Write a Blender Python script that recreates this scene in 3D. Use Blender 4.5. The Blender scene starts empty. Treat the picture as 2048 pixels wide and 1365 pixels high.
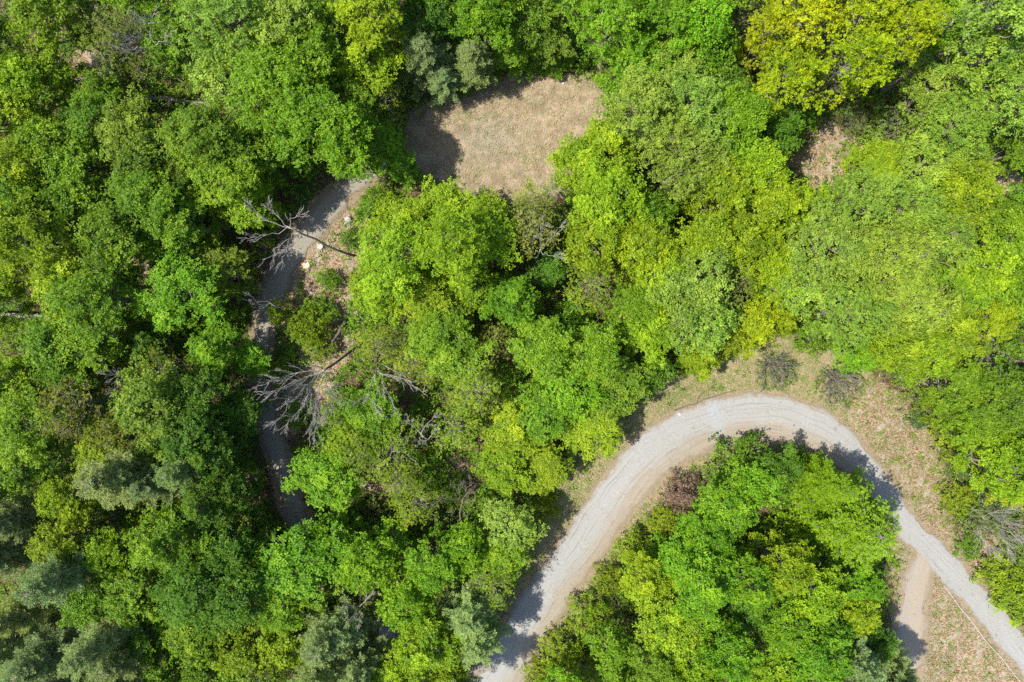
import bpy, math, random
import numpy as np
from mathutils import Vector, Matrix

# ---------------------------------------------------------------- camera, sky, sun, exposure
scene = bpy.context.scene
col = scene.collection
H = 76.0                                   # height of the camera above the ground (m)
KK = 1.5 / 2048.0                          # 36 mm sensor, 24 mm lens, 2048 px wide photograph
cam_d = bpy.data.cameras.new('camera'); cam_d.lens = 24.0; cam_d.sensor_width = 36.0
cam_d.clip_start = 0.5; cam_d.clip_end = 2000.0
cam = bpy.data.objects.new('camera', cam_d); col.objects.link(cam)
cam.location = (0, 0, H); cam.rotation_euler = (0, 0, 0)
scene.camera = cam

SUN_EL = math.radians(59); SX, SY = 1.0, 0.15     # light travels to +x (image right), a little +y
world = bpy.data.worlds.new('World'); scene.world = world; world.use_nodes = True
wn = world.node_tree; wn.nodes.clear()
sky = wn.nodes.new('ShaderNodeTexSky'); sky.sky_type = 'NISHITA'; sky.sun_disc = False
sky.sun_elevation = SUN_EL; sky.sun_rotation = math.atan2(-SX, -SY)
bg = wn.nodes.new('ShaderNodeBackground'); bg.inputs[1].default_value = 0.15
wo = wn.nodes.new('ShaderNodeOutputWorld')
wn.links.new(sky.outputs[0], bg.inputs[0]); wn.links.new(bg.outputs[0], wo.inputs[0])
sun_d = bpy.data.lights.new('sun', 'SUN'); sun_d.energy = 4.8; sun_d.angle = math.radians(0.53)
sun_d.color = (1.0, 0.955, 0.88)
sun = bpy.data.objects.new('sun', sun_d); col.objects.link(sun)
hl = math.hypot(SX, SY)
sdir = Vector((SX / hl * math.cos(SUN_EL), SY / hl * math.cos(SUN_EL), -math.sin(SUN_EL)))
sun.rotation_euler = sdir.to_track_quat('-Z', 'Y').to_euler(); sun.location = (-60, 0, 90)
vs = scene.view_settings
vs.view_transform = 'Standard'; vs.look = 'None'; vs.exposure = 1.4; vs.gamma = 1.0; vs.use_curve_mapping = False
cy = scene.cycles
cy.max_bounces = 4; cy.diffuse_bounces = 2; cy.glossy_bounces = 1; cy.transmission_bounces = 3
cy.transparent_max_bounces = 2; cy.use_denoising = False; cy.caustics_reflective = False; cy.caustics_refractive = False
cy.sample_clamp_indirect = 4.0

rng = np.random.default_rng(7); random.seed(7)

# ---------------------------------------------------------------- helpers
def P(u, v, z=0.0):
    """world point at height z that projects to pixel (u, v) of the 2048x1365 photograph"""
    return ((u - 1024.0) * KK * (H - z), (682.5 - v) * KK * (H - z), z)
def to_px(x, y):
    return x / (KK * H) + 1024.0, 682.5 - y / (KK * H)

def ground_z(x, y):
    x = np.asarray(x, float); y = np.asarray(y, float)
    return 0.22 * np.sin(x * 0.11 + 1.3) * np.cos(y * 0.13 - 0.4) + 0.10 * np.sin(x * 0.27 + y * 0.21)

def mesh(name, V, F, mat=None, attrs=None, smooth=False):
    """V (n,3); F (m,3|4) array; attrs: name -> (n,) or (n,4) per-vertex values"""
    me = bpy.data.meshes.new(name)
    V = np.asarray(V, np.float32); F = np.asarray(F, np.int32)
    n, (m, k) = len(V), F.shape
    me.vertices.add(n); me.vertices.foreach_set('co', V.ravel())
    me.loops.add(m * k); me.loops.foreach_set('vertex_index', F.ravel())
    me.polygons.add(m); me.polygons.foreach_set('loop_start', np.arange(0, m * k, k, dtype=np.int32))
    if smooth: me.polygons.foreach_set('use_smooth', np.ones(m, bool))
    for a, val in (attrs or {}).items():
        val = np.asarray(val, np.float32)
        if val.ndim == 1:
            at = me.attributes.new(a, 'FLOAT', 'POINT'); at.data.foreach_set('value', val)
        else:
            at = me.attributes.new(a, 'FLOAT_COLOR', 'POINT'); at.data.foreach_set('color', val.ravel())
    me.update(); me.validate()
    if mat: me.materials.append(mat)
    return me

def obj(name, data, parent=None, **props):
    o = bpy.data.objects.new(name, data); col.objects.link(o)
    if parent: o.parent = parent
    for k, v in props.items(): o[k] = v
    return o

# ---------------------------------------------------------------- materials (node helper)
class NT:
    def __init__(s, name):
        s.m = bpy.data.materials.new(name); s.m.use_nodes = True; s.t = s.m.node_tree; s.t.nodes.clear()
    def n(s, typ, ins=None, **kw):
        nd = s.t.nodes.new(typ)
        for k, v in kw.items(): setattr(nd, k, v)
        for k, v in (ins or {}).items(): s.put(nd.inputs[k], v)
        return nd
    def put(s, sock, v):
        if isinstance(v, bpy.types.NodeSocket): s.t.links.new(v, sock)
        elif isinstance(v, (tuple, list)) and sock.type == 'RGBA' and len(v) == 3: sock.default_value = (*v, 1)
        else: sock.default_value = v
    def mix(s, f, a, b, blend='MIX'):
        nd = s.n('ShaderNodeMix', data_type='RGBA', blend_type=blend)
        s.put(nd.inputs[0], f); s.put(nd.inputs[6], a); s.put(nd.inputs[7], b); return nd.outputs[2]
    def math(s, op, a, b=0.0, clamp=False):
        nd = s.n('ShaderNodeMath', operation=op, use_clamp=clamp); s.put(nd.inputs[0], a); s.put(nd.inputs[1], b); return nd.outputs[0]
    def ramp(s, f, lo, hi):
        nd = s.n('ShaderNodeMapRange', interpolation_type='SMOOTHSTEP'); s.put(nd.inputs[0], f)
        s.put(nd.inputs[1], lo); s.put(nd.inputs[2], hi); return nd.outputs[0]
    def noise(s, scale, vec=None, detail=3.0, rough=0.55):
        nd = s.n('ShaderNodeTexNoise', {'Scale': scale, 'Detail': detail, 'Roughness': rough})
        if vec is not None: s.put(nd.inputs['Vector'], vec)
        return nd.outputs[0]
    def attr(s, name, out='Fac'):
        return s.n('ShaderNodeAttribute', attribute_name=name).outputs[out]
    def out(s, sh):
        o = s.n('ShaderNodeOutputMaterial'); s.t.links.new(sh, o.inputs[0]); return s.m

def leaf_material(name, trans=0.5, rough=0.55, spec=0.2, warm=(1.12, 1.12, 0.45)):
    t = NT(name)
    info = t.n('ShaderNodeObjectInfo')
    oc = t.n('ShaderNodeTexCoord').outputs['Object']
    tint = t.math('ADD', t.attr('tint'), t.math('MULTIPLY', t.math('SUBTRACT', t.noise(0.55, oc, 3), 0.5), 0.9), True)
    hsv = t.n('ShaderNodeHueSaturation', {'Color': info.outputs['Color']})
    t.put(hsv.inputs['Hue'], t.math('ADD', t.math('MULTIPLY', tint, -0.03), 0.513))
    t.put(hsv.inputs['Value'], t.math('ADD', t.math('MULTIPLY', tint, 0.75), 0.62))
    base = hsv.outputs[0]
    p = t.n('ShaderNodeBsdfPrincipled', {'Base Color': base, 'Roughness': rough, 'Specular IOR Level': spec})
    tc = t.mix(1.0, base, (*warm, 1), 'MULTIPLY')
    tr = t.n('ShaderNodeBsdfTranslucent', {'Color': tc})
    mx = t.n('ShaderNodeMixShader', {0: trans}); t.t.links.new(p.outputs[0], mx.inputs[1]); t.t.links.new(tr.outputs[0], mx.inputs[2])
    return t.out(mx.outputs[0])
LEAF = leaf_material('leaf')
NEEDLE = leaf_material('needle', 0.25, 0.6, 0.25, (1.1, 1.05, 0.7))

def bark_material(name, a, b):
    t = NT(name)
    co = t.n('ShaderNodeTexCoord').outputs['Object']
    mp = t.n('ShaderNodeMapping', {'Vector': co, 'Scale': (6, 6, 1.2)}).outputs[0]
    f = t.noise(2.0, mp, 5, 0.65)
    c = t.mix(t.ramp(f, 0.35, 0.65), (*a, 1), (*b, 1))
    p = t.n('ShaderNodeBsdfPrincipled', {'Base Color': c, 'Roughness': 0.9, 'Specular IOR Level': 0.2})
    bp = t.n('ShaderNodeBump', {'Strength': 0.5, 'Distance': 0.03, 'Height': f}); t.t.links.new(bp.outputs[0], p.inputs['Normal'])
    return t.out(p.outputs[0])
BARK = bark_material('bark', (0.07, 0.055, 0.042), (0.2, 0.175, 0.145))
DEADWOOD = bark_material('dead_wood', (0.10, 0.088, 0.075), (0.25, 0.23, 0.20))
DARKLOG = bark_material('dark_log', (0.04, 0.03, 0.022), (0.15, 0.12, 0.09))

# ---------------------------------------------------------------- layout of the ground in photograph pixels
def catmull(pts, step=0.5):
    pts = [np.array(p, float) for p in pts]; out = []
    for i in range(len(pts) - 1):
        p0, p1, p2, p3 = pts[max(i - 1, 0)], pts[i], pts[i + 1], pts[min(i + 2, len(pts) - 1)]
        n = max(2, int(np.linalg.norm((p2 - p1)[:2]) * KK * H / step))
        for k in range(n):
            t = k / n
            out.append(0.5 * ((2 * p1) + (p2 - p0) * t + (2 * p0 - 5 * p1 + 4 * p2 - p3) * t * t + (3 * p1 - p0 - 3 * p2 + p3) * t ** 3))
    out.append(pts[-1]); return np.array(out)
ROAD = catmull([(900, 1520, 45), (960, 1420, 45), (1013, 1335, 43), (1058, 1245, 44), (1100, 1185, 43), (1170, 1085, 44), (1240, 985, 46), (1296, 920, 48),
                (1356, 876, 50), (1420, 850, 49), (1480, 838, 49), (1532, 834, 50), (1585, 844, 47), (1635, 863, 43), (1680, 893, 38),
                (1722, 935, 33), (1765, 990, 29), (1800, 1040, 27), (1842, 1083, 26), (1904, 1146, 27), (1974, 1223, 27),
                (2050, 1316, 27), (2110, 1390, 27), (2200, 1500, 27)])
LANE = catmull([(792, 322, 15), (755, 335, 18), (700, 372, 23), (645, 430, 27), (592, 500, 26), (553, 570, 23), (526, 650, 20), (519, 740, 18),
                (535, 830, 19), (560, 920, 20), (585, 1000, 22), (612, 1070, 25), (650, 1140, 26), (720, 1230, 25), (820, 1295, 25), (930, 1325, 25), (985, 1330, 25)])
SPUR = catmull([(1858, 1098, 22), (1838, 1150, 27), (1826, 1205, 31), (1822, 1260, 33), (1815, 1330, 32), (1795, 1400, 30)])
CLEARING = [(806, 350), (790, 290), (830, 215), (905, 190), (955, 172), (1000, 154), (1090, 146), (1180, 152), (1215, 190), (1210, 260), (1170, 330), (1100, 400), (1010, 410), (930, 385), (870, 360)]
VERGE = [(1010, 1200), (1075, 1060), (1120, 960), (1150, 900), (1225, 850), (1300, 770), (1390, 735), (1440, 700), (1520, 665), (1640, 670), (1730, 720), (1760, 765),
         (1830, 810), (1870, 880), (1890, 960), (1890, 1010), (1910, 1070), (1960, 1150), (2010, 1230), (2060, 1290), (2060, 1400), (1790, 1400), (1790, 1120), (1700, 1000), (1600, 930), (1480, 905), (1350, 960), (1230, 1120), (1120, 1290), (1000, 1400), (940, 1400)]
OPENING = [(690, 400), (760, 430), (770, 520), (745, 600), (700, 640), (640, 680), (560, 690), (540, 600), (590, 520), (650, 450)]
PATCHES = [((1645, 315), 75), ((180, 130), 40), ((300, 535), 45), ((1360, 980), 50), ((930, 1190), 40), ((1420, 590), 25), ((650, 700), 60), ((620, 790), 60),
           ((880, 720), 40), ((1020, 725), 40), ((1990, 720), 40), ((1960, 1100), 60), ((2010, 370), 40), ((560, 840), 45), ((760, 960), 45), ((730, 1180), 40), ((900, 960), 50)]

def poly_sd(u, v, poly):
    """signed distance in px, positive inside"""
    u = np.asarray(u, float); v = np.asarray(v, float)
    d = np.full(u.shape, 1e9); ins = np.zeros(u.shape, bool); n = len(poly)
    for i in range(n):
        ax, ay = poly[i]; bx, by = poly[(i + 1) % n]
        t = np.clip(((u - ax) * (bx - ax) + (v - ay) * (by - ay)) / ((bx - ax) ** 2 + (by - ay) ** 2), 0, 1)
        d = np.minimum(d, np.hypot(u - ax - t * (bx - ax), v - ay - t * (by - ay)))
        c = ((ay > v) != (by > v)) & (u < (bx - ax) * (v - ay) / ((by - ay) if by != ay else 1e-9) + ax)
        ins ^= c
    return np.where(ins, d, -d)
def line_sd(u, v, line):
    """distance in px beyond the edge of a road (negative on it)"""
    u = np.asarray(u, float); v = np.asarray(v, float); d = np.full(u.shape, 1e9)
    for i in range(0, len(line) - 1):
        ax, ay, ah = line[i]; bx, by, bh = line[i + 1]
        t = np.clip(((u - ax) * (bx - ax) + (v - ay) * (by - ay)) / ((bx - ax) ** 2 + (by - ay) ** 2 + 1e-9), 0, 1)
        d = np.minimum(d, np.hypot(u - ax - t * (bx - ax), v - ay - t * (by - ay)) - (ah + t * (bh - ah)))
    return d
def sstep(x, a, b):
    t = np.clip((x - a) / (b - a), 0, 1); return t * t * (3 - 2 * t)
ROADS = (ROAD[::3], LANE[::3], SPUR[::3])
def road_dist(u, v):
    return np.minimum(np.minimum(line_sd(u, v, ROADS[0]), line_sd(u, v, ROADS[1])), line_sd(u, v, ROADS[2]))
def zones(u, v):
    cl = sstep(poly_sd(u, v, CLEARING), -26, 26)
    ve = sstep(poly_sd(u, v, VERGE), -38, 38)
    li = sstep(poly_sd(u, v, OPENING), -40, 40) * 0.9
    for (px, py), r in PATCHES: li = np.maximum(li, sstep(-np.hypot(u - px, v - py) / r, -1.5, -0.3))
    li = np.maximum(li, ve * sstep(u + 0.35 * v, 1840, 2040) * 0.8)        # the lower right verge is mostly dead leaves
    sh = 1 - sstep(road_dist(u, v), -6, 20)
    return cl, ve, li, sh

# ---------------------------------------------------------------- ground sheet
def ground_material():
    t = NT('forest_ground')
    co = t.n('ShaderNodeTexCoord').outputs['Object']
    z = t.n('ShaderNodeSeparateColor'); t.put(z.inputs[0], t.attr('zones', 'Color'))
    sh = t.attr('shoulder')
    n1 = t.noise(0.5, co, 5); n2 = t.noise(3.0, co, 4, 0.7); n3 = t.noise(9.0, co, 3, 0.7); n4 = t.noise(1.3, co, 5, 0.6)
    n6 = t.noise(0.75, co, 6, 0.62)
    vor = t.n('ShaderNodeTexVoronoi', {'Vector': co, 'Scale': 8.5})
    vs_ = t.n('ShaderNodeSeparateColor'); t.put(vs_.inputs[0], vor.outputs['Color'])
    vr = vs_.outputs[0]
    soil = t.mix(t.ramp(vr, 0.2, 0.9), (0.045, 0.03, 0.018, 1), (0.19, 0.115, 0.07, 1))
    forest = t.mix(t.ramp(n1, 0.42, 0.6), soil, t.mix(t.ramp(n3, 0.35, 0.65), (0.03, 0.055, 0.012, 1), (0.09, 0.14, 0.025, 1)))
    litter = t.mix(t.ramp(vr, 0.1, 0.95), (0.17, 0.085, 0.045, 1), (0.42, 0.33, 0.215, 1))
    litter = t.mix(t.ramp(n4, 0.5, 0.66), litter, t.mix(n3, (0.06, 0.1, 0.02, 1), (0.2, 0.24, 0.06, 1)))
    pale = t.mix(t.ramp(n3, 0.3, 0.7), (0.25, 0.21, 0.155, 1), (0.5, 0.43, 0.33, 1))
    litter = t.mix(t.math('MULTIPLY', t.ramp(t.noise(0.8, co, 5, 0.65), 0.5, 0.64), 0.8), litter, pale)
    straw = t.mix(t.ramp(n3, 0.3, 0.7), (0.185, 0.135, 0.07, 1), (0.46, 0.365, 0.225, 1))
    gr = t.mix(t.ramp(n3, 0.3, 0.7), (0.1, 0.13, 0.03, 1), (0.24, 0.27, 0.08, 1))
    verge = t.mix(t.math('MULTIPLY', t.ramp(n4, 0.40, 0.64), 0.85), straw, gr)
    cg = t.mix(t.ramp(n3, 0.3, 0.7), (0.26, 0.185, 0.115, 1), (0.50, 0.385, 0.27, 1))
    cgreen = t.mix(t.ramp(n2, 0.3, 0.7), (0.17, 0.165, 0.07, 1), (0.27, 0.26, 0.13, 1))
    clear = t.mix(t.math('MULTIPLY', t.ramp(n4, 0.4, 0.62), 0.55), cg, cgreen)
    clear = t.mix(t.math('MULTIPLY', t.ramp(n6, 0.45, 0.62), 0.7), clear, t.mix(n3, (0.13, 0.095, 0.055, 1), (0.30, 0.225, 0.15, 1)))
    gray = t.mix(t.ramp(n3, 0.25, 0.75), (0.2, 0.19, 0.165, 1), (0.36, 0.345, 0.31, 1))
    clear = t.mix(t.math('MULTIPLY', t.math('MULTIPLY', t.ramp(t.attr('stony'), 0.2, 1.2), 0.7), t.ramp(n2, 0.35, 0.65)), clear, gray)
    def m(w, k=0.8): return t.ramp(t.math('ADD', w, t.math('MULTIPLY', t.math('SUBTRACT', t.math('ADD', t.math('MULTIPLY', n2, 0.45), t.math('MULTIPLY', n6, 0.55)), 0.5), k * 2.2)), 0.3, 0.7)
    c = t.mix(m(z.outputs[1]), forest, verge)
    c = t.mix(m(z.outputs[2], 1.3), c, litter)
    c = t.mix(m(z.outputs[0], 0.6), c, clear)
    dirt = t.mix(t.ramp(n3, 0.3, 0.7), (0.2, 0.15, 0.09, 1), (0.36, 0.28, 0.19, 1))
    c = t.mix(t.math('MULTIPLY', m(sh, 1.2), 0.85), c, dirt)
    c = t.mix(1.0, c, (.54, .54, .54, 1), 'MULTIPLY')
    p = t.n('ShaderNodeBsdfPrincipled', {'Base Color': c, 'Roughness': 0.95, 'Specular IOR Level': 0.1})
    h = t.math('ADD', n3, t.math('MULTIPLY', vor.outputs['Distance'], 0.6))
    bp = t.n('ShaderNodeBump', {'Strength': 0.8, 'Distance': 0.06, 'Height': h}); t.t.links.new(bp.outputs[0], p.inputs['Normal'])
    return t.out(p.outputs[0])

def build_ground():
    def axis(half, step):
        a = np.arange(-half, half + step * .5, step)
        o = half + np.cumsum(step * 1.25 ** np.arange(1, 30)); return np.concatenate([-o[::-1], a, o])
    xs, ys = axis(66, 0.48), axis(46, 0.48)
    X, Y = np.meshgrid(xs, ys); X = X.ravel(); Y = Y.ravel()
    u, v = to_px(X, Y); cl, ve, li, sh = zones(u, v)
    Z = ground_z(np.clip(X, -90, 90), np.clip(Y, -90, 90))
    rough = sstep(road_dist(u, v), 12, 60) * (1 - cl)
    Z = Z + rough * 0.16 * (np.sin(X * 0.9 + 2 * np.sin(Y * 0.5)) * np.sin(Y * 1.1 + np.sin(X * 0.7)))
    nx, ny = len(xs), len(ys); i = np.arange(nx * ny).reshape(ny, nx)
    F = np.stack([i[:-1, :-1], i[:-1, 1:], i[1:, 1:], i[1:, :-1]], -1).reshape(-1, 4)
    st = np.exp(-(((u - 985) / 75) ** 2 + ((v - 275) / 55) ** 2)) + 0.8 * np.exp(-(((u - 850) / 60) ** 2 + ((v - 330) / 40) ** 2))
    o = obj('ground', mesh('ground', np.stack([X, Y, Z], 1), F, ground_material(),
            {'zones': np.stack([cl, ve, li, np.ones_like(cl)], 1), 'shoulder': sh, 'stony': st}, True), kind='structure')
build_ground()

# ---------------------------------------------------------------- roads
def road_material(name, outer, inner, dirt, tracks=1.0, edge=0.74):
    t = NT(name)
    co = t.n('ShaderNodeTexCoord').outputs['Object']
    ac, al = t.attr('across'), t.attr('along')
    ac0 = ac; ac = t.math('ADD', ac, t.math('MULTIPLY', t.math('SUBTRACT', t.noise(0.16, co, 3), 0.5), 0.55))
    cv = t.n('ShaderNodeCombineXYZ', {0: t.math('MULTIPLY', ac, 5.5), 1: t.math('MULTIPLY', al, 0.055)}).outputs[0]
    streak = t.noise(1.6, cv, 5, 0.65)
    cv2 = t.n('ShaderNodeCombineXYZ', {0: t.math('MULTIPLY', ac, 16.0), 1: t.math('MULTIPLY', al, 0.12)}).outputs[0]
    fine = t.noise(1.0, cv2, 4, 0.7)
    spk = t.noise(11.0, co, 3, 0.8); pat = t.noise(0.45, co, 4)
    w = t.math('ADD', ac, t.math('ADD', t.math('MULTIPLY', t.math('SUBTRACT', streak, 0.5), 1.3), t.math('MULTIPLY', t.math('SUBTRACT', pat, 0.5), 0.7)))
    c = t.mix(t.ramp(w, -0.1, 0.7), (*outer, 1), t.mix(t.attr('grey'), (*inner, 1), (*[.5 * a + .5 * b for a, b in zip(outer, (.36, .35, .32))], 1)))
    c = t.mix(t.math('MULTIPLY', t.ramp(fine, 0.52, 0.72), 0.75 * tracks), c, (0.22, 0.185, 0.135, 1))
    c = t.mix(t.math('MULTIPLY', t.ramp(fine, 0.48, 0.25), 0.35 * tracks), c, (0.5, 0.48, 0.43, 1))
    # loose pale-blue crushed stone tipped on the bend
    bl = t.math('MULTIPLY', t.attr('stone'), t.ramp(spk, 0.42, 0.62))
    c = t.mix(t.math('MULTIPLY', bl, 0.75), c, (0.42, 0.5, 0.55, 1))
    pot = t.ramp(t.noise(1.1, co, 4, 0.6), 0.60, 0.72)
    c = t.mix(t.math('MULTIPLY', pot, 0.45), c, (0.23, 0.195, 0.15, 1))
    e = t.math('ADD', t.math('ABSOLUTE', ac0), t.math('MULTIPLY', t.math('SUBTRACT', t.noise(1.6, co, 5, 0.7), 0.5), 0.55))
    c = t.mix(t.ramp(e, edge, 1.02), c, (*dirt, 1))
    c = t.mix(1.0, c, t.mix(t.ramp(spk, 0.25, 0.75), (0.30, 0.30, 0.30, 1), (0.54, 0.54, 0.54, 1)), 'MULTIPLY')
    p = t.n('ShaderNodeBsdfPrincipled', {'Base Color': c, 'Roughness': 0.92, 'Specular IOR Level': 0.2})
    bp = t.n('ShaderNodeBump', {'Strength': 0.5, 'Distance': 0.04, 'Height': spk}); t.t.links.new(bp.outputs[0], p.inputs['Normal'])
    return t.out(p.outputs[0])

def build_road(name, line, mat, lift=0.03, nc=16, stone=None, wild=1.0):
    pts = line[:, :2]; hw = line[:, 2]
    T = np.gradient(pts, axis=0); T /= np.linalg.norm(T, axis=1)[:, None]
    N = np.stack([-T[:, 1], T[:, 0]], 1)          # in pixels (v down)
    al = np.concatenate([[0], np.cumsum(np.linalg.norm(np.diff(pts, axis=0), axis=1))]) * KK * H
    a = np.linspace(-1, 1, nc + 1); n = len(pts)
    jl = 2.6 * wild * (np.sin(al * 1.7) + np.sin(al * 0.63 + 1) + rng.normal(0, .5, n)); jr = 2.6 * wild * (np.sin(al * 1.5 + 2) + np.sin(al * 0.71) + rng.normal(0, .5, n))
    A = np.repeat(a[None], n, 0)
    off = A * (hw[:, None] * 1.0) + np.where(A < 0, -jl[:, None], jr[:, None]) * np.abs(A) ** 4
    U = pts[:, 0:1] + N[:, 0:1] * off; W = pts[:, 1:2] + N[:, 1:2] * off
    X = (U - 1024) * KK * H; Y = (682.5 - W) * KK * H
    Z = ground_z(X, Y) + lift + 0.05 * (1 - A ** 2)
    i = np.arange(n * (nc + 1)).reshape(n, nc + 1)
    F = np.stack([i[:-1, :-1], i[:-1, 1:], i[1:, 1:], i[1:, :-1]], -1).reshape(-1, 4)
    st = np.zeros(U.size)
    if stone: 
        for (su, sv, ru, rv) in stone: st = np.maximum(st, np.exp(-(((U.ravel() - su) / ru) ** 2 + ((W.ravel() - sv) / rv) ** 2) ** 2))
    o = obj(name, mesh(name, np.stack([X, Y, Z], -1).reshape(-1, 3), F, mat, {'across': A.ravel(), 'along': np.repeat(al, nc + 1), 'stone': st, 'grey': sstep(np.repeat(pts[:, 0], nc + 1), 1740, 1830) * sstep(np.repeat(pts[:, 1], nc + 1), 940, 1060)}, True), kind='structure')
    return o
# normals of the mesh face up when N points to the right of travel; fix orientation by flipping where needed
build_road('gravel_road', ROAD, road_material('road_gravel', (0.415, 0.405, 0.375), (0.385, 0.325, 0.24), (0.3, 0.235, 0.15)), 0.034, stone=[(1428, 822, 14, 22), (1436, 850, 11, 22)])
build_road('forest_lane', LANE, road_material('lane_gravel', (0.345, 0.315, 0.25), (0.34, 0.295, 0.225), (0.24, 0.185, 0.11), 0.7, 0.5), 0.024, wild=1.8)
build_road('sandy_track', SPUR, road_material('track_sand', (0.43, 0.36, 0.27), (0.45, 0.38, 0.28), (0.32, 0.25, 0.16), 0.5, 0.45), 0.014, wild=2.6)

# ---------------------------------------------------------------- leaves, crowns, wood
def unit(a): return a / (np.linalg.norm(a, axis=-1, keepdims=True) + 1e-9)

def rosettes(C, Nn, tint, n_leaf, L, W, g, tilt=0.45, single=False):
    """kite-shaped leaves radiating from every centre C in the plane across Nn -> V, F, tint per vertex"""
    N = len(C); Nn = unit(Nn)
    ref = np.where(np.abs(Nn[:, 2:3]) > 0.9, np.array([[1., 0, 0]]), np.array([[0., 0, 1.]]))
    T = unit(np.cross(Nn, ref)); B = np.cross(Nn, T)
    a = (np.arange(n_leaf)[None] * 2 * np.pi / n_leaf + g.uniform(0, 6.28, (N, 1)) + g.normal(0, .3, (N, n_leaf)))[..., None]
    D = np.cos(a) * T[:, None] + np.sin(a) * B[:, None]
    S = np.cross(np.broadcast_to(Nn[:, None], D.shape), D)
    ti = g.normal(-0.12, tilt, (N, n_leaf, 1)); D = D * np.cos(ti) + Nn[:, None] * np.sin(ti)
    ln = L * g.uniform(.7, 1.25, (N, n_leaf, 1)); wd = W * g.uniform(.75, 1.2, (N, n_leaf, 1)) * .5
    roll = g.normal(0, .35, (N, n_leaf, 1)); S2 = S * np.cos(roll) + Nn[:, None] * np.sin(roll)
    p0 = C[:, None] + D * 0.03
    p1 = p0 + D * ln * .45 + S2 * wd; p2 = p0 + D * ln; p3 = p0 + D * ln * .45 - S2 * wd
    V = np.stack([p0, p1, p2, p3], 2).reshape(-1, 3)
    F = np.arange(len(V)).reshape(-1, 4)
    tt = np.clip(np.repeat(tint, n_leaf) + g.normal(0, .08, N * n_leaf), 0, 1)
    return V, F, np.repeat(tt, 4)

class Wood:
    def __init__(s): s.V = []; s.F = []; s.n = 0
    def tube(s, pts, rad, sides=6):
        pts = np.asarray(pts, float); n = len(pts); rad = np.broadcast_to(rad, n)
        T = unit(np.gradient(pts, axis=0)); ref = np.array([0.31, 0.95, 0.07]) if abs(T[0, 2]) > .8 else np.array([0, 0, 1.])
        A = unit(np.cross(T, ref)); B = np.cross(T, A)
        an = np.arange(sides) * 2 * np.pi / sides
        R = pts[:, None] + rad[:, None, None] * (np.cos(an)[None, :, None] * A[:, None] + np.sin(an)[None, :, None] * B[:, None])
        s.V.append(R.reshape(-1, 3)); i = np.arange(n * sides).reshape(n, sides) + s.n; j = np.roll(i, -1, 1)
        s.F.append(np.stack([i[:-1], j[:-1], j[1:], i[1:]], -1).reshape(-1, 4)); s.n += n * sides
        for e in (0, n - 1):       # end caps as one quad fan
            ring = i[e]
            for k in range(1, sides - 1, 2):
                s.F.append(np.array([[ring[0], ring[k], ring[k + 1], ring[(k + 2) % sides]]] if k + 2 < sides else [[ring[0], ring[k], ring[k + 1], ring[k + 1]]])[:1] if k + 2 < sides else np.zeros((0, 4), int))
    def curve(s, a, b, r0, r1, g, n=5, wob=.08, sag=0.0, sides=5):
        a = np.asarray(a, float); b = np.asarray(b, float); t = np.linspace(0, 1, n)[:, None]
        L = np.linalg.norm(b - a); p = a + (b - a) * t + g.normal(0, wob * L, (n, 3)) * (t * (1 - t) * 2.5) + np.array([0, 0, sag * L]) * t * (1 - t) * 4
        s.tube(p, (r0 + (r1 - r0) * t[:, 0]), sides); return p
    def mesh(s, name, mat):
        return mesh(name, np.concatenate(s.V), np.concatenate([f for f in s.F if len(f)]), mat, None, True)

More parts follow.
